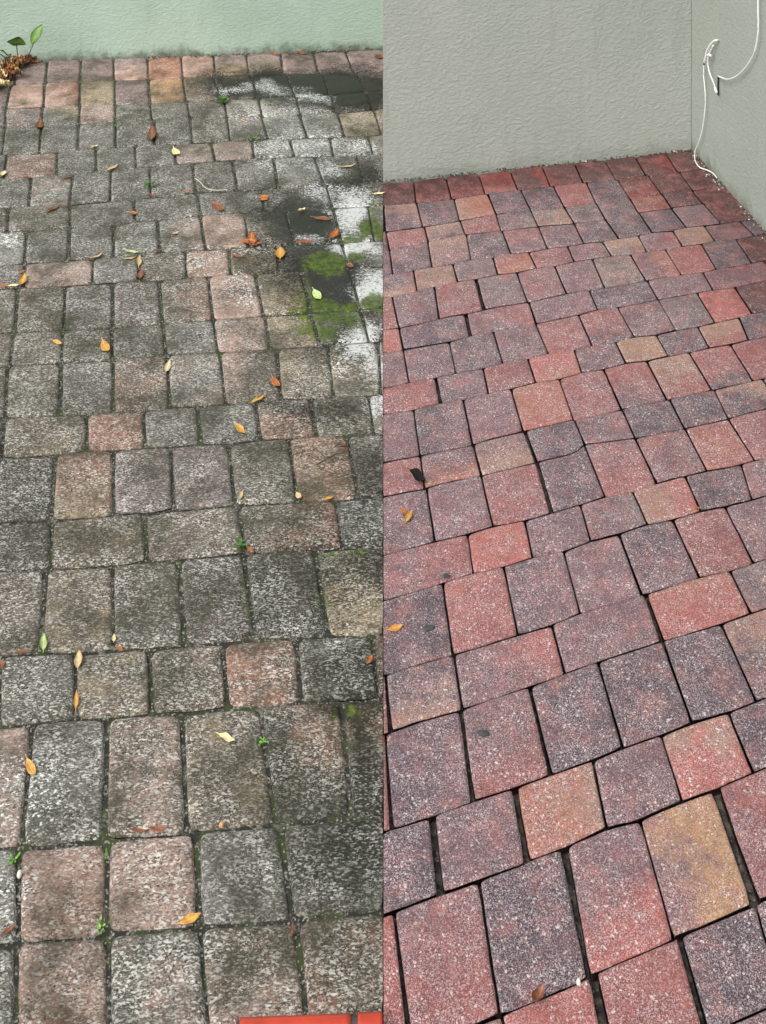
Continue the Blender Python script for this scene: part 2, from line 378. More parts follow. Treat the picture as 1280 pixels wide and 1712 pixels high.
DARK = [(420,142,100,24,.8),(560,150,110,30,1),(600,120,60,16,.6),(400,325,90,20,.35),(590,300,60,24,.6),(450,300,80,20,.25),(520,430,60,60,.6),(575,505,80,40,.8),(270,340,60,20,.3),(470,140,90,20,.9),(560,165,70,14,.9),(400,145,60,14,.7),(560,135,70,14,.6),(520,370,60,28,.85),(545,450,70,40,.9),(560,500,60,40,.7),(600,560,60,30,.6),(480,400,40,30,.6),(560,320,50,22,.6),(610,290,40,18,.7),(470,325,40,15,.5),(560,690,80,26,.5),(560,760,90,40,.35),(440,760,60,40,.3),(560,880,100,40,.4),(620,950,50,60,.6),(590,1120,80,40,.5),(460,1290,50,90,.3),(600,1400,80,60,.6),(600,1600,60,60,.3),(420,1000,60,70,.35),(480,430,70,34,.6),(500,355,70,24,.7),(540,470,80,90,.55),(560,590,80,22,.4),(430,600,40,30,.2),(600,1180,60,30,.8),(620,1330,50,90,.55),(560,1000,60,60,.45),(560,1430,90,70,.5),(610,1250,24,120,.6),(480,960,60,60,.3),(400,1470,60,50,.25),(620,800,40,70,.5),(470,800,60,50,.25),(540,910,90,14,.5),(520,690,60,25,.5),(330,150,40,12,.4),(620,130,30,22,.4),(565,340,90,120,.35)]
PALE_GLARE = [(470,190,70,14,.34),(500,238,60,24,.5),(600,245,30,14,.5),(588,352,30,32,1.15),(590,412,32,18,1.05),(622,482,26,30,1.15),(608,568,30,24,1.0),(575,520,26,6,.8),(625,620,22,26,.8),(630,680,16,20,.8),(545,280,30,12,.6),(470,270,50,14,.4),(435,148,60,7,.6),(520,163,30,7,.7),(510,398,22,6,.6),(540,320,26,12,.5),(20,400,24,16,.5),(40,1330,60,80,.2),(20,1500,30,60,.2),(90,1330,60,60,.15),(390,420,60,10,.25),(330,435,30,14,.3),(400,480,30,26,.3),(600,610,50,20,.35)]  # bleached stone, plus sky glare on the wet area painted as white
WET = [(520,150,110,26,1),(560,380,90,60,1),(590,500,70,90,1),(620,640,50,60,.9),(540,270,90,30,.8),(490,215,90,30,.7),(600,1180,30,14,.5)]
SPOT = [(745,963,5,4,1),(717,1050,10,5,1),(808,1225,13,6,1)]
def dirt(x, y, old):  # moss, dark stain, pale with painted glare, wet
    if not old: return (0, ell(x, y, SPOT), 0, 0)
    jx, jy = noise.noise((x*.02, y*.02, 3))*22, noise.noise((x*.02, y*.02, 9))*14
    jx += noise.noise((x*.07, y*.07, 3))*8; jy += noise.noise((x*.07, y*.07, 5))*6
    return (ell(x+jx, y+jy, MOSS), ell(x+jx, y+jy, DARK), ell(x+jx, y+jy, PALE_GLARE), ell(x, y, WET))
def smooth_and_shade(x, y, old):      # pavers by the walls kept their face; right half also paints in corner shade
    st = lambda a: max(0, min(1, a))
    if old: return .8*st((205-y)/55)
    q = G(x, max(y, -200)); dw = ((B-q).dot(nr)); db = (A-q).dot(Vector((-(B-A).y, (B-A).x, 0)).normalized())
    return max(.85*st((.55-dw)/.45), .95*st((.34-db)/.25))
DIRV = dict(n=(0, -1), s=(0, 1), e=(1, 0), w=(-1, 0), ne=(.8, -.8), se=(.8, .8), nw=(-.8, -.8), sw=(-.8, .8))
class Acc:
    def __init__(s): s.v, s.f, s.a, s.b, s.d = [], [], [], [], []
def build_stone(acc, tb, bb, j0, j1, spec, old, pal, lo=False, clipL=None, clipR=None):
    sp = SP_OLD if old else SP_NEW
    tl, bl = j0; tr, br = j1
    n = 5 if lo else 13
    cols = spec.split(':')[0]; dv = DIRV.get(spec.split(':')[1]) if ':' in spec else None
    ca = pal[cols[0]]; cb = pal[cols[1]] if len(cols) > 1 else tuple(v*.8 for v in ca)
    base = .12 if len(cols) == 1 else .38
    vr = random.uniform(.78, 1.18) if old else random.uniform(.9, 1.12); ca = tuple(v*vr for v in ca); cb = tuple(v*vr for v in cb)
    x0, x1 = G(tl, ev(tb, tl)), G(tr, ev(tb, tr)); y1 = G(bl, ev(bb, bl))
    W = (x1-x0).length; D = (y1-x0).length
    g = sp['gap']*.5
    gl = g*random.uniform(.6, 1.4); gr = g*random.uniform(.6, 1.4); gt = g*random.uniform(.75, 1.3); gb = g*random.uniform(.75, 1.3)
    if clipL: gl = .0005
    if clipR: gr = .0005
    s0, s1, t0, t1 = gl/W, 1-gr/W, gt/D, 1-gb/D
    def params():
        e = [0, .012, .035, .075, .14] if not lo else [0, .06]
        mid = [e[-1]+(1-2*e[-1])*i/(n-2*len(e)+1) for i in range(1, n-2*len(e)+1)]
        return e+mid+[1-q for q in e[::-1]]
    pr = params(); n = len(pr)
    zo = random.uniform(-1, 1)*sp['zj']; tx = random.uniform(-1, 1)*sp['tilt']; ty = random.uniform(-1, 1)*sp['tilt']
    seed = random.random()*50
    i0 = len(acc.v); pts = {}
    for a, u in enumerate(pr):
        for b, v in enumerate(pr):
            U, Vv = 2*u-1, 2*v-1
            # squeeze the corners round
            cU = U*(1-sp['cr']*abs(Vv)**9*(.7+.6*random.Random(seed+a*0).random())); cV = Vv*(1-sp['cr']*abs(U)**9)
            uu = s0+(s1-s0)*(cU*.5+.5); vv = t0+(t1-t0)*(cV*.5+.5)
            xt, xb = tl+(tr-tl)*uu, bl+(br-bl)*uu
            p = G(xt, ev(tb, xt)).lerp(G(xb, ev(bb, xb)), vv)
            du = min(u, 1-u)*W; dvv = min(v, 1-v)*D
            r = sp['r']
            if clipL and u < .5: du = r
            if clipR and u > .5: du = r
            e1 = max(0, 1-du/r); e2 = max(0, 1-dvv/r); e = min(1, math.hypot(e1, e2))
            z = -r*.75*(1-math.sqrt(max(0, 1-e*e)))
            wob = noise.noise((p.x*25+seed, p.y*25, 0))*.0014
            if a in (0, n-1) or b in (0, n-1): 
                q = .0026 if old else .0011
                if not ((clipL and a == 0) or (clipR and a == n-1)):
                    p = p+Vector((noise.noise((p.x*60, p.y*60, seed))*q, noise.noise((p.x*60, p.y*60, seed+9))*q, 0))
            p.z = z+zo+tx*U+ty*Vv+wob-.002
            m = base
            if dv: m = .40+(dv[0]*U+dv[1]*Vv)*.42
            px = xt+(xb-xt)*vv; py = ev(tb, xt)+(ev(bb, xb)-ev(tb, xt))*vv
            acc.v.append(p); acc.a.append((*ca, m)); acc.b.append((*cb, smooth_and_shade(px, py, old)))
            acc.d.append(dirt(px, py, old))
    for a in range(n-1):
        for b in range(n-1):
            q = i0+a*n+b; acc.f.append((q, q+1, q+n+1, q+n))
    ring = [(a, 0) for a in range(n)]+[(n-1, b) for b in range(1, n)]+[(a, n-1) for a in range(n-2, -1, -1)]+[(0, b) for b in range(n-2, 0, -1)]
    prev = [i0+a*n+b for a, b in ring]; k0 = len(acc.v)
    for q in prev:
        p = acc.v[q].copy(); p.z = -.055; acc.v.append(p); acc.a.append(acc.a[q]); acc.b.append(acc.b[q]); acc.d.append((0, .0, 0, 0) if old else (.8, 0, 0, 0))
    L = len(prev)
    for i in range(L):
        j = (i+1) % L; acc.f.append((prev[i], k0+i, k0+j, prev[j]))
def flush(acc, name, mat, parent):
    o = mesh_obj(name, acc.v, acc.f, mat, parent); me = o.data
    for nm, dat in (('col_a', acc.a), ('col_b', acc.b), ('dirt', acc.d)):
        at = me.attributes.new(nm, 'FLOAT_COLOR', 'POINT'); at.data.foreach_set('color', [x for q in dat for x in q])
    return o
WORD = {'R': 'bright coral red paver', 'o': 'orange toned paver', 'y': 'yellow and tan mottled paver', 't': 'tan mottled paver', 'k': 'charcoal grey paver', 'r': 'red paver', 'x': 'dark red brown paver'}
def bed(old):
    xs = (-4.2, 0.0) if old else (0.0, 2.6)
    ys = (0.9, 6.05) if old else (0.6, 5.0)
    z = -.0095 if old else -.019
    nx, ny = (60, 80) if old else (40, 60)
    vs = []; fs = []
    for i in range(nx+1):
        for j in range(ny+1):
            x = xs[0]+(xs[1]-xs[0])*i/nx; y = ys[0]+(ys[1]-ys[0])*j/ny
            vs.append((x, y, z+noise.noise((x*14, y*14, 0))*(.0028 if old else .006)))
    for i in range(nx):
        for j in range(ny):
            q = i*(ny+1)+j; fs.append((q, q+ny+1, q+ny+2, q+1))
    return mesh_obj('pavement', vs, fs, BED_OLD if old else BED_NEW)
def lay(Bs, Js, Cs, old):
    root = bed(old); tag(root, kind='structure')
    tag(root, 'weathered mossy paving of grey pavers on the left half' if old else 'cleaned red and charcoal paving on the right half')
    pal = PAL_OLD if old else PAL_NEW; mat = PAV_OLD if old else PAV_NEW
    cand = []; far = Acc(); keys = [k for k in ('gbdpgm' if old else 'kvrkvg')]
    for ri, (row, cs) in enumerate(zip(Js, Cs)):
        tb, bb = Bs[ri], Bs[ri+1]; cs = cs.split()
        js = [(q[0], q[1], q[-2], q[-1]) for q in row]
        W = sorted(b[0]-a[0] for a, b in zip(js, js[1:]))[len(js)//2-1]
        W2 = sorted(b[1]-a[1] for a, b in zip(js, js[1:]))[len(js)//2-1]
        js = list(js); off = 0
        if old:
            while G(js[0][0], ev(tb, js[0][0])).x > -3.3:
                a = js[0]; js.insert(0, (a[0]-W, a[1]-W2-(a[0]-a[1])*.0-4*(W/100), a[0]-W, a[1]-W2-4*(W/100))); off += 1
            js.append((640, 640, 640, 640))
        else:
            wallx = 2.1
            def beyond(q):
                yy = ev(tb, q[0]); p = G(q[0], max(yy, -400)); 
                return p.x > B.x+(B.y-p.y)*(dr.x/-dr.y)+.12
            k = 0
            while not beyond(js[-1]) and k < 14:
                a = js[-1]; js.append((a[2]+W, a[3]+W2+4, a[2]+W, a[3]+W2+4)); k += 1
            js.insert(0, (640, 640, 640, 640))
        for i in range(len(js)-1):
            a, b = js[i], js[i+1]
            ci = i-off+1 if old else i
            if old: ci = i-off+1
            spec = cs[ci] if 0 <= ci < len(cs) else keys[(i*7+ri*5) % len(keys)]
            j0, j1 = (a[2], a[3]), (b[0], b[1])
            if j1[0]-j0[0] < 3 and j1[1]-j0[1] < 3: continue
            x0, x1 = min(j0), max(j1)
            y0 = min(ev(tb, j0[0]), ev(tb, j1[0])); y1 = max(ev(bb, j0[1]), ev(bb, j1[1]))
            area = max(0, min(x1, 1280)-max(x0, 0))*max(0, min(y1, 1712)-max(y0, 0))
            kw = dict(clipR=old and i == len(js)-2, clipL=(not old) and i == 0)
            cand.append((area, len(cand), (tb, bb, j0, j1, spec, old, pal), kw))
    cand.sort(key=lambda q: -q[0])
    small = Acc()
    for idx, (area, _, args, kw) in enumerate(cand):
        if idx < 99 and area > 0:
            acc = Acc(); build_stone(acc, *args, **kw); o = flush(acc, 'paver', mat, root)
            s = args[4]
            if not old and s[0] in WORD: o['label'] = WORD[s[0]]
            if old and s[0] in 'ro': o['label'] = 'reddish worn paver'
        elif area > 0: build_stone(small, *args, **kw)
        else: build_stone(small, *args, lo=True, **kw)
    o = flush(small, 'pavers', mat, root); o['kind'] = 'stuff'
    return root
lay(LB, LJ, LC, True)
lay(RB, RJ, RC, False)
# ------------------------------------------------------------------ cords on the side wall
def tube(name, pts, rad, mat, parent=None, sides=8, sub=6, cap=True):
    P_ = [Vector(p) for p in pts]; q = []
    for i in range(len(P_)-1):
        p0 = P_[max(i-1, 0)]; p1 = P_[i]; p2 = P_[i+1]; p3 = P_[min(i+2, len(P_)-1)]
        for k in range(sub):
            t = k/sub
            q.append(.5*((2*p1)+(-p0+p2)*t+(2*p0-5*p1+4*p2-p3)*t*t+(-p0+3*p1-3*p2+p3)*t**3))
    q.append(P_[-1]); vs = []; fs = []; up = Vector((0, 0, 1))
    for i, p in enumerate(q):
        d = (q[min(i+1, len(q)-1)]-q[max(i-1, 0)]).normalized()
        a = d.cross(up)
        if a.length < .1: a = d.cross(Vector((1, 0, 0)))
        a.normalize(); b = d.cross(a); r = rad(i/(len(q)-1)) if callable(rad) else rad
        for s in range(sides):
            an = 2*math.pi*s/sides; vs.append(p+(a*math.cos(an)+b*math.sin(an))*r)
    n = len(q)
    for i in range(n-1):
        for s in range(sides):
            fs.append((i*sides+s, i*sides+(s+1) % sides, (i+1)*sides+(s+1) % sides, (i+1)*sides+s))
    fs.append(tuple(range(sides))[::-1]); fs.append(tuple((n-1)*sides+s for s in range(sides)))
    return mesh_obj(name, vs, fs, mat, parent)
WHITE = simple('white_cord_plastic', (.72, .73, .70), .4, .5, .06, 30)
BLACK = simple('black_rubber', (.012, .012, .012), .6, .4)
def empty(name, loc):
    o = bpy.data.objects.new(name, None); COL.objects.link(o); o.location = loc; return o
def kid(o, parent):
    o.parent = parent; o.matrix_parent_inverse = parent.matrix_basis.inverted(); return o
def wp(l, off=.012): return [on_wall(x, y, off) for x, y in l]
e = empty('cord', on_wall(1199, 68))
tag(e, 'thin white cord drooping from the wall hole down to the paving', 'cord')
bpy.context.view_layer.update()
def child(o, e): o.parent = e; o.location = -e.location; return o
g1 = wp([(1180,100),(1176.5,108),(1176,125),(1178,148),(1179,168),(1177,195),(1173,220),(1167,240),(1162,252)], .014)
g2 = [G(1161,262,.006), G(1163,271,.006), G(1170,280,.006), G(1181,284,.006), G(1191,289,.006), G(1198,297,.006)]
child(tube('wire', g1+g2, .0022, WHITE), e)
child(tube('sleeve', [on_wall(1200,67,.0), on_wall(1197,67.5,.012)]+wp([(1193,69),(1186,77),(1181,88),(1179,97),(1177,104)], .016), .0042, WHITE), e)
child(tube('tie', wp([(1177,106.5),(1176.6,108)], .015), .0032, BLACK, sub=2), e)
e = empty('cord', on_wall(1200, 150))
tag(e, 'short white cord with a connector beside the dark slot in the wall', 'cord')
child(tube('wire', wp([(1192,76),(1187,86),(1184.5,92),(1183,103),(1184,114),(1188,127),(1193,139),(1196,150)], .019), .0026, WHITE), e)
child(tube('connector', wp([(1182,92.5),(1185,92),(1188,93)], .021), lambda t: .0048, WHITE, sub=3), e)
child(tube('plug', wp([(1195,147),(1196.5,151),(1198,155)], .017), lambda t: .0052-.002*abs(t-.4), WHITE, sub=3), e)
e = empty('cord', on_wall(1268, 0))
tag(e, 'long white cord looping down the wall from above at the right', 'cord')
up = on_wall(1267, 0, .014)
pts = [up+Vector((0, 0, 1.2)), up+Vector((.0, 0, .5))]+wp([(1267,0),(1267.5,30),(1267,55),(1262,84),(1253,103),(1240,120),(1228,129),(1216,132.5),(1207,130),(1202,128)], .014)+[on_wall(1200.5,127.5,-.002)]
child(tube('wire', pts, .0029, WHITE), e)
a, b_ = on_wall(1200, 129, .0012), on_wall(1200, 159, .0012); wv = dr*.006
o = mesh_obj('wall_slot', [a-wv, a+wv, b_+wv, b_-wv, a-wv+nr*.01, a+wv+nr*.01, b_+wv+nr*.01, b_-wv+nr*.01],
             [(3, 2, 1, 0), (0, 1, 5, 4), (1, 2, 6, 5), (2, 3, 7, 6), (3, 0, 4, 7), (4, 5, 6, 7)], BLACK, smooth=False)
tag(o, 'narrow dark vertical slot cut in the wall where the cords enter', 'slot')
# ------------------------------------------------------------------ red bar at the bottom edge
RED = simple('glossy_red_plastic', (.40, .04, .016), .25, .5, .12, 20)
e = empty('pole', G(520, 1722)); tag(e, 'glossy orange red pole lying along the bottom edge of the paving', 'pole')
z = .012
def gz(x, y, zz): return G(x, y, zz)
child(tube('shaft', [gz(400, 1729, z), gz(500, 1725, z), gz(586, 1722, z)], .0165, RED, sides=20), e)
child(tube('shaft', [gz(598, 1721.5, z), gz(639, 1720, z)], .0172, RED, sides=20), e)
child(tube('collar', [gz(584, 1722, z), gz(600, 1721.3, z)], .0135, simple('dull_black_plastic', (.05, .045, .04), .5), sides=20), e)
child(tube('end_cap', [gz(394, 1729.3, z), gz(401, 1729, z)], .0135, bpy.data.materials['dull_black_plastic'], sides=20), e)
# ------------------------------------------------------------------ fallen leaves
def leafmat(name, c1, c2):
    k = NT(name); c = k.mix(k.ramp(k.noise(90, 4, .7), .38, .62), c1, c2)
    tc = k.n('ShaderNodeTexCoord'); sx = k.n('ShaderNodeSeparateXYZ'); k.l(tc.outputs['Generated'], sx.inputs[0])
    rib = k.math('ABSOLUTE', k.math('SUBTRACT', sx.outputs[1], .5))
    c = k.mix(k.ramp(rib, .07, .02, 0, .45), c, tuple(min(1, v*1.5+.05) for v in c1))
    c = k.mix(k.ramp(sx.outputs[0], .82, 1.0, 0, .55), c, tuple(v*.35 for v in c1))
    c = k.mix(k.ramp(k.noise(260, 3, .6), .62, .75, 0, .6), c, tuple(v*.3 for v in c1))
    k.put(k.p.inputs['Base Color'], c); k.p.inputs['Roughness'].default_value = .42
    k.l(k.bump(k.noise(220, 3), .0008, .7), k.p.inputs['Normal']); return k.m
LM = dict(o=leafmat('orange_leaf', (.38, .12, .018), (.24, .065, .014)), b=leafmat('brown_leaf', (.21, .07, .025), (.11, .04, .018)),
          y=leafmat('yellow_leaf', (.52, .30, .05), (.40, .17, .03)), t=leafmat('tan_leaf', (.55, .40, .20), (.42, .28, .13)),
          p=leafmat('pale_leaf', (.66, .58, .30), (.55, .45, .22)), g=leafmat('green_leaf', (.12, .24, .035), (.08, .17, .02)),
          l=leafmat('pale_green_leaf', (.42, .52, .20), (.34, .42, .14)), k=leafmat('black_leaf', (.008, .007, .007), (.014, .012, .011)))
def leaf_geo(L, wr, curl=.12, cup=.25, n=9, bend=.0):
    """thin leaf along +X, origin at its middle; two skins and a stalk"""
    vs = []; fs = []; th = .00035
    for side in (1, -1):
        for i in range(n+1):
            t = i/n; x = (t-.5)*L; hw = .5*wr*L*math.sin(math.pi*min(1, t*.97+.015))**.8*(1-.35*t)*1.18
            for j in range(-2, 3):
                y = hw*j/2; z = curl*L*(2*t-1)**2*.5+cup*abs(y)*(.7+.3*math.sin(7*t))+bend*x
                z += .018*L*math.sin(t*11+j*1.3)*abs(j)/2
                vs.append(Vector((x, y+.12*L*bend*math.sin(3*t), z+(th if side > 0 else -th))))
        o = 0 if side > 0 else (n+1)*5
        for i in range(n):
            for j in range(4):
                q = o+i*5+j; f = (q, q+5, q+6, q+1); fs.append(f if side > 0 else f[::-1])
    N = (n+1)*5
    for i in range(n):
        for j in (0, 4):
            q = i*5+j; f = (q, q+N, q+N+5, q+5); fs.append(f)
    # stalk
    b = len(vs); r = .018*L
    for x, z in ((-.5*L, curl*L*.5), (-.68*L, curl*L*.7)):
        for a in range(4): vs.append(Vector((x, r*math.cos(a*1.571), z+r*math.sin(a*1.571))))
    for a in range(4): fs.append((b+a, b+(a+1) % 4, b+4+(a+1) % 4, b+4+a))
    return vs, fs
def leaf(x, y, Lpx, ang, mt, label, wr=.40, curl=.12, cup=.22, roll=0, name='fallen_leaf', lift=.0015, pitch=0):
    a = math.radians(ang); dx, dy = math.cos(a)*Lpx/2, -math.sin(a)*Lpx/2
    p, q = G(x-dx, y-dy), G(x+dx, y+dy); v = q-p
    vs, fs = leaf_geo(v.length*.92, wr, curl, cup)
    o = mesh_obj(name, vs, fs, LM[mt])
    o.location = G(x, y)+Vector((0, 0, lift)); o.rotation_euler = (roll, pitch, math.atan2(v.y, v.x))
    tag(o, label, 'leaf', 'fallen leaves scattered on the pavers')
    return o
LEAVES = [
 (66,210,18,80,'b','small brown leaf wedged upright in a joint near the upper left edge',.35),
 (254,226,26,88,'b','dark brown leaf pressed lengthwise into a joint of the upper grey courses',.28),
 (158,246,13,20,'p','small cream leaf chip at a joint left of the upper weeds',.6),
 (294,257,15,-50,'p','pale yellow leaf scrap beside a pinkish paver in the fifth course',.5),
 (188,281,22,28,'t','curled tan leaf lying across a horizontal joint, upper left',.3),
 (5,292,10,60,'p','round pale yellow leaf at the far left edge',.8),
 (46,298,13,-10,'b','tiny rust brown leaf at the left above the grey square pavers',.5),
 (113,297,17,10,'b','rust brown leaf on a joint, right of the tiny rust one',.4),
 (255,326,16,-5,'o','orange sliver of leaf under the weed in the sixth course',.25),
 (311,322,17,5,'o','thin orange leaf lying in a horizontal joint left of the pale thread',.22),
 (365,349,27,-32,'b','rusty leaf tilted down to the right on a speckled grey paver',.4),
 (88,351,26,28,'b','brown leaf with a long stalk, tilted up to the right, left side',.36),
 (223,357,18,-5,'o','orange brown leaf at the foot of a joint, centre of the grey area',.4),
 (441,332,14,-35,'o','stubby orange leaf standing at a paver corner in the upper middle',.7),
 (505,352,13,20,'p','pale tan leaf bit on the dark wet paver',.7),
 (541,366,36,-4,'b','long rusty leaf lying level on the black wet paver',.28),
 (558,394,22,50,'o','folded orange leaf at the edge of the white wet patch',.45),
 (511,405,34,4,'b','long orange brown leaf along the joint above the green moss',.3),
 (421,402,24,100,'o','upright orange leaf on top of the leaf pair by the dark stain',.4),
 (420,408,38,-8,'o','broad orange leaf lying flat under the upright one by the dark stain',.4),
 (468,424,20,90,'y','plump amber leaf pointing up and down between tan and dark pavers',.55),
 (398,430,29,-4,'b','flat brown leaf right of the bright pink paver',.25),
 (389,413,24,4,'t','thin tan leaf tucked in the joint above the bright pink paver',.2),
 (160,430,30,20,'t','tan leaf slanting across the joint above the long pink brown paver',.25),
 (222,422,28,-4,'l','yellow green leaf lying level in the joint, topmost of a small group',.25),
 (217,433,22,8,'t','tan level leaf under the yellow green one',.25),
 (232,437,20,85,'t','tan leaf hanging down from the small group of leaves',.3),
 (235,460,16,80,'b','rust leaf at the end of the joint under the small group',.5),
 (264,419,24,10,'b','thin curved brown leaf right of the yellow green one',.16),
 (36,455,11,20,'o','small orange leaf above the yellow one at the left edge',.7),
 (38,471,22,70,'y','bright yellow leaf standing steeply in the joint at the left edge',.4),
 (23,478,22,8,'p','long pale leaf beside the bright yellow one at the left edge',.28),
 (7,478,11,-20,'o','orange leaf scrap at the very left end of the pale leaf',.6),
 (293,391,12,20,'t','small tan leaf on the paver that is half pink',.6),
 (530,494,22,-55,'l','pale green leaf lying on dark stone between two moss patches',.42),
 (585,445,14,-20,'b','dark brown leaf at the top of the white glare patch',.6),
 (96,574,18,-20,'y','ochre leaf pointing at a pale joint, left middle',.35),
 (176,582,22,-62,'y','amber leaf slanting on the brown grey paver, left middle',.42),
 (280,614,22,72,'p','pale yellow leaf curled over a vertical joint in the middle',.35),
 (461,642,22,-50,'o','dark orange leaf with ragged edge in a mossy joint',.45),
 (431,669,28,28,'y','yellow leaf with a side lobe above a dark paver',.3),
 (401,720,24,-48,'y','bright golden leaf on a dark thin paver',.42),
 (402,830,14,65,'t','pinkish tan leaf at a crossing of joints',.5),
 (499,831,13,-50,'t','short tan leaf left of the narrow yellow leaf',.6),
 (549,834,18,18,'y','narrow yellow leaf lying at the foot of the reddish paver',.3),
 (418,921,15,-35,'o','orange leaf caught on the right side of the largest weed',.5),
 (575,745,14,10,'b','small brown leaf at the end of the twig',.6),
 (72,1076,30,88,'l','pale lime leaf standing in a joint at lower left',.40),
 (40,1091,32,4,'b','flat brown leaf in the joint left of the pale lime leaf',.2),
 (131,1105,32,86,'t','broad tan leaf laid along the top of a vertical joint',.42),
 (190,1068,14,85,'p','small cream leaf at the bottom of a joint, right of the broad tan leaf',.5),
 (200,1086,15,-35,'o','small orange leaf just below the small cream one',.5),
 (127,1172,34,88,'y','slim amber leaf squeezed upright in the joint under the broad tan leaf',.24),
 (2,1113,14,-60,'b','rust leaf cut off by the left edge',.6),
 (618,1104,16,60,'o','round orange leaf on the cool dark paver at the middle of the picture',.6),
 (379,1237,31,-22,'p','cream oval leaf on an olive brown paver',.42),
 (52,1288,32,-62,'y','golden leaf on the pale grey large paver at lower left',.38),
 (232,1390,38,-4,'b','dark end of the pair of leaves in the joint above the pink pavers',.2),
 (266,1388,36,3,'b','rust coloured leaf, right one of the pair above the pink pavers',.24),
 (14,1558,36,42,'b','copper leaf at the lower left edge of the picture',.36),
 (318,1538,42,24,'y','large golden tan leaf in the joint near the bottom',.4),
 (488,1556,24,84,'b','small copper leaf standing in the joint right of the large golden one',.34),
 (60,104,24,4,'o','orange leaf against the foot of the mint wall beside the plant',.4),
 (617,82,24,2,'b','dark brown leaf against the foot of the mint wall at its right end',.4),
 (459,91,14,-20,'o','orange scrap of leaf at the foot of the mint wall',.5),
 (504,89,20,-15,'b','brown leaf at the foot of the mint wall right of the orange scrap',.35),
 (634,97,16,20,'b','rusty leaf right beside the cleaned half near the mint wall',.6),
 (582,279,30,12,'t','brownish tan leaf on the wet pale pavers',.3),
 (634,324,20,8,'p','cream leaf at the edge between both halves',.35),
 (675,857,15,-50,'o','small orange brown leaf touching the tan leaf on the cleaned side',.5),
 (683,865,24,62,'y','tan yellow leaf, larger of the two on the charcoal cleaned paver',.38),
 (661,1051,27,18,'y','single tan yellow leaf on the purple charcoal paver',.42),
 (1166,851,10,0,'o','tiny orange leaf at the corner of the red paver on the right',.9),
]
for q in LEAVES:
    leaf(*q[:6], wr=q[6], curl=random.uniform(.04, .34), cup=random.uniform(.05, .75), roll=random.uniform(-.25, .25))
o = leaf(698, 804, 34, -35, 'k', 'black curled dead leaf at the corner of a pink paver', wr=.5, curl=.35, cup=1.3, lift=.004)
DK = simple('black_dead_leaf', (.010, .009, .008), .85, .15, .2); o.data.materials.clear(); o.data.materials.append(DK)
o = leaf(900, 1674, 40, 60, 'b', 'brown dried leaf with upright stalk in a joint at the bottom of the cleaned side', wr=.5, curl=.5, cup=1.0, lift=.006)
# ------------------------------------------------------------------ leaf litter and plant in the far left corner
vs, fs = [], []; R_ = random.Random(3)
mats = [LM[k] for k in 'obtpb']; fm = []
for i in range(90):
    x = R_.uniform(-95, 46); t = (x+95)/141; y = R_.uniform(max(96, 104-x*.06), 104+max(6, 52*(1-max(0, x)/46)))
    p = G(x, y); a, b = leaf_geo(R_.uniform(.05, .10), R_.uniform(.26, .42), R_.uniform(.0, .14), R_.uniform(.05, .35))
    if p.y > ev([(L0.x-9, 0), (L0.x, 0)], 0)+L0.y+(p.x-L0.x)*dl.y/dl.x-.03: p.y -= .05
    from mathutils import Euler
    M = Euler((R_.uniform(-.5, .5), R_.uniform(-.3, .3), R_.uniform(0, 6.3))).to_matrix()
    k = len(vs); vs += [M@v+p+Vector((0, 0, R_.uniform(.005, .04))) for v in a]; fs += [tuple(n+k for n in f) for f in b]; fm += [i % 5]*len(b)
o = mesh_obj('leaf_litter', vs, fs, None)
for m in mats: o.data.materials.append(m)
o.data.polygons.foreach_set('material_index', fm)
tag(o, 'heap of brown and yellow leaf litter in the far left corner by the mint wall', 'leaf litter', kind='stuff')
STEM = simple('green_stem', (.10, .13, .04), .5, .4, .2); BROWNST = simple('brown_stem', (.10, .06, .03), .6, .3, .2)
def blade(name, p, L, wr, heading, tilt, roll, mat, parent):
    vs, fs = leaf_geo(L, wr, -.08, .25, n=11)
    o = mesh_obj(name, vs, fs, mat); o.location = p-parent.location; o.rotation_euler = (roll, -tilt, heading); o.parent = parent; return o
pb = at_depth(34, 101, 5.62); pb.z = 0
e = empty('plant', pb); tag(e, 'young green plant with broad leaves growing at the foot of the mint wall', 'plant')
for (x, y, Y, L, wr, hd, ti, ro) in ((27, 71, 5.56, .085, .85, 3.3, .15, .9), (61, 57, 5.6, .10, .5, .35, 1.05, .9), (8, 89, 5.5, .08, .8, 2.6, .3, .7), (-20, 78, 5.5, .09, .8, 2.9, .3, .8)):
    tip = at_depth(x, y, Y)
    child(tube('stem', [pb, pb.lerp(tip, .5)+Vector((.01*(1 if x > 30 else -.4), 0, .01)), tip], .0022, BROWNST, sides=6), e)
    blade('leaf', tip, L, wr, hd, ti, ro, LM['g'], e)
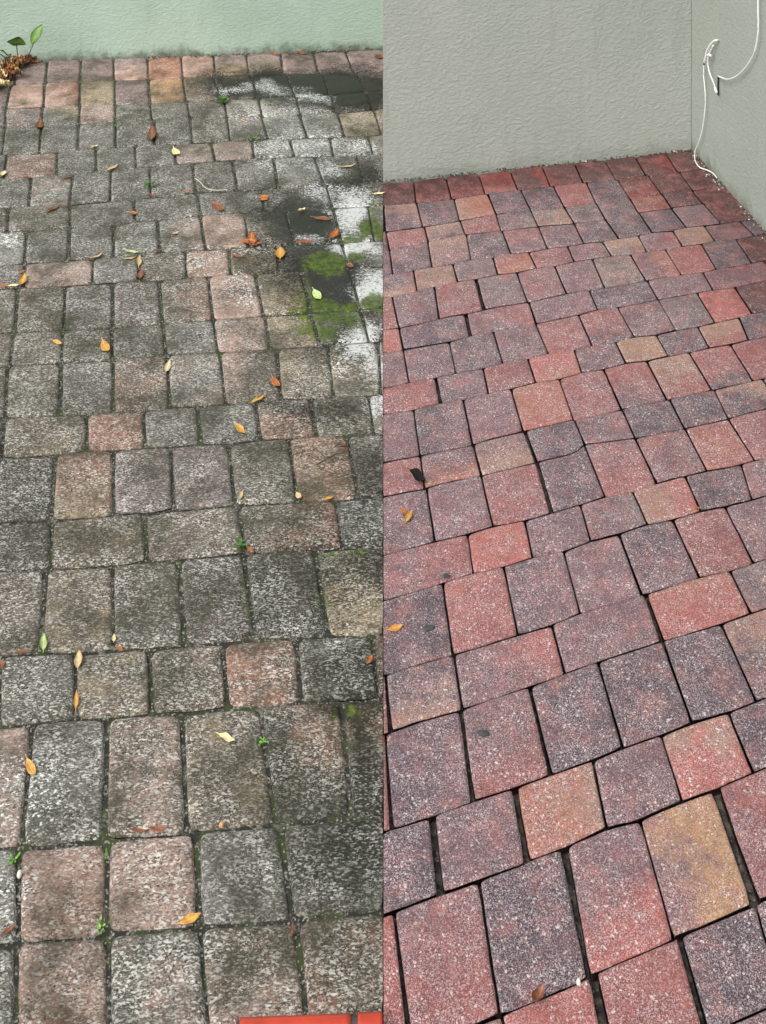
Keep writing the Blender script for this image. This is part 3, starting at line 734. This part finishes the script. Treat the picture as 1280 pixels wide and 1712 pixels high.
# ------------------------------------------------------------------ weeds in the joints
WG = leafmat('weed_green', (.07, .19, .03), (.045, .12, .02)); WL = leafmat('weed_bright_green', (.16, .40, .035), (.11, .30, .03))
def weed(x, y, R, n, label, mat, seed):
    R *= .78
    r = random.Random(seed); p = G(x, y); e = empty('weed', p)
    tag(e, label, 'weed', 'small weeds sprouting from the joints')
    av, af, sv, sf = [], [], [], []
    for i in range(n):
        az = r.uniform(0, 6.28); L = R*r.uniform(.35, .6); rad = R*r.uniform(.1, .9); h = R*r.uniform(.15, .7)
        a, b = leaf_geo(L, r.uniform(.5, .8), .05, .2, n=5)
        M = Euler((r.uniform(-.4, .4), -r.uniform(.1, .6), az)).to_matrix(); c = Vector((math.cos(az)*rad, math.sin(az)*rad, h))
        k = len(av); av += [M@v+c for v in a]; af += [tuple(q+k for q in f) for f in b]
        k = len(sv); w_ = Vector((-math.sin(az), math.cos(az), 0))*.0009; m = c*.5+Vector((0, 0, h*.2))
        for q in (Vector((0, 0, -.004)), m, c): sv += [q-w_, q+w_, q+Vector((0, 0, .0012))]
        for s in (0, 3):
            for j in range(3): sf.append((k+s+j, k+s+(j+1) % 3, k+s+3+(j+1) % 3, k+s+3+j))
    mesh_obj('foliage', av, af, mat, e); mesh_obj('stem', sv, sf, STEM, e)
for i, q in enumerate([
 (40,174,.022,7,'bright green sprout on a pinkish paver near the left edge below the plant',WL),
 (372,172,.045,26,'dark green bushy weed between wet pale pavers below the black stain',WG),
 (193,214,.026,12,'dark green weed in a joint of the upper grey pavers',WG),
 (424,234,.032,16,'green weed with pointed leaves right above an orange scrap',WG),
 (250,312,.036,18,'green weed at a joint above an orange sliver of leaf',WG),
 (403,918,.027,22,'largest weed of the middle, leafy clump beside an orange leaf',WG),
 (439,1243,.016,9,'tiny bright clover sprout right of the cream oval leaf',WL),
 (166,1554,.015,8,'bright lime sprout at a joint crossing near the bottom left',WL),
 (24,1440,.016,7,'thin sprout in the joint at the lower left edge',WL),
 (176,1438,.016,6,'thin sprout between the two pink pavers near the bottom',WG)]):
    weed(*q[:4], q[4], q[5], 40+i)
tube_o = tube('twig', [G(529,777,.004), G(545,768,.007), G(560,760,.006), G(574,756,.006), G(578,745,.008), G(577,733,.006)], lambda t: .0016-.0007*t, simple('twig_bark', (.035, .025, .018), .8), sides=6)
tag(tube_o, 'thin dark bent twig lying on a reddish weathered paver', 'twig')
tube_o = tube('straw', [G(325,298,.004), G(334,304,.007), G(340,311,.007), G(348,316,.006), G(362,318,.005), G(380,317,.004)], .0012, simple('dry_straw', (.55, .52, .44), .7), sides=6)
tag(tube_o, 'thin curved pale straw lying across a grey paver', 'straw')

# ------------------------------------------------------------------ small blots and pebbles
def lump(name, x, y, rx, ry, h, mat, label, cat, seed):
    r = random.Random(seed); p = G(x, y); k = (G(x+1, y)-p).length; a_, b_ = rx*k, (G(x, y-ry)-p).length
    vs = [Vector((0, 0, h))]; fs = []; n = 14
    for ring, (q, zz) in enumerate(((.45, .92), (.8, .6), (1, .0), (.95, -.4))):
        for i in range(n):
            an = 2*math.pi*i/n; w_ = 1+.16*noise.noise((math.cos(an)*1.4+seed, math.sin(an)*1.4, ring*.2))*2
            vs.append(Vector((math.cos(an)*a_*q*w_, math.sin(an)*b_*q*w_, h*zz)))
    for i in range(n):
        j = (i+1) % n; fs.append((0, 1+i, 1+j))
        for g in range(3): fs.append((1+g*n+i, 1+(g+1)*n+i, 1+(g+1)*n+j, 1+g*n+j))
    o = mesh_obj(name, vs, fs, mat); o.location = p+Vector((0, 0, .0005)); tag(o, label, cat); return o
TAR = simple('grey_blot', (.05, .055, .055), .9, .15, .2, 120); PEB = simple('white_pebble', (.62, .58, .52), .6, .4, .15, 90)
lump('blot', 717, 1050, 9, 4.5, .0010, TAR, 'dark grey oval blot stuck on the charcoal paver right of a tan leaf', 'blot', 1)
lump('blot', 746, 963, 6, 4, .0010, TAR, 'small dark grey blot at the foot of the long pink paver', 'blot', 2)
lump('blot', 808, 1226, 11, 5, .0016, TAR, 'broad grey blot on the paver with red lower half', 'blot', 3)
lump('pebble', 32, 1462, 4, 5, .006, PEB, 'white round pebble in the joint at the lower left edge', 'pebble', 4)
lump('pebble', 967, 1643, 4, 4, .006, PEB, 'white pebble in the joint above the bright red paver at the bottom', 'pebble', 5)
lump('pebble', 370, 1380, 4, 3.5, .005, simple('orange_grit', (.5, .25, .12), .6), 'orange grit stone in the gap under a tan brown paver', 'pebble', 10)

# ------------------------------------------------------------------ broken mortar and grit along the foot of the walls
CR = [simple('crumb_dark', (.05, .045, .04), .9), simple('crumb_grey', (.20, .19, .17), .9), simple('crumb_white', (.55, .54, .50), .9)]
def crumbs(name, a, b, n, inward, width, seed, label, wts):
    r = random.Random(seed); vs, fs, fm = [], [], []
    for i in range(n):
        t = r.random(); p = a.lerp(b, t)+inward*(r.random()**2*width)
        if noise.noise((p.x*6, p.y*6, seed)) < -.12: continue
        c = r.choices((0, 1, 2), wts)[0]; sz = r.uniform(.0015, .0062)*(.7 if c == 2 else 1); k = len(vs)
        for q in ((1, 0, 0), (-1, 0, 0), (0, 1, 0), (0, -1, 0), (0, 0, .8), (0, 0, -.8)):
            vs.append(p+Vector(q)*sz*r.uniform(.6, 1.3)+Vector((0, 0, .0005)))
        for f in ((0, 2, 4), (2, 1, 4), (1, 3, 4), (3, 0, 4), (2, 0, 5), (1, 2, 5), (3, 1, 5), (0, 3, 5)):
            fs.append(tuple(q+k for q in f)); fm.append(c)
    o = mesh_obj(name, vs, fs, None, smooth=False)
    for m in CR: o.data.materials.append(m)
    o.data.polygons.foreach_set('material_index', fm); tag(o, label, 'grit', kind='stuff')
crumbs('grit', B, B+dr*2.6, 900, -nr, .035, 5, 'dark and white mortar grit along the foot of the right wall', (6, 3, 1.3))
crumbs('grit', A, B, 260, Vector((.2, -1, 0)).normalized(), .014, 6, 'grey grit along the foot of the wall behind the red pavers', (5, 4, .6))
crumbs('grit', L0-dl*.3, L1, 500, Vector((0, -1, 0)), .03, 8, 'dark dirt and grit along the foot of the mint wall', (8, 2, .3))
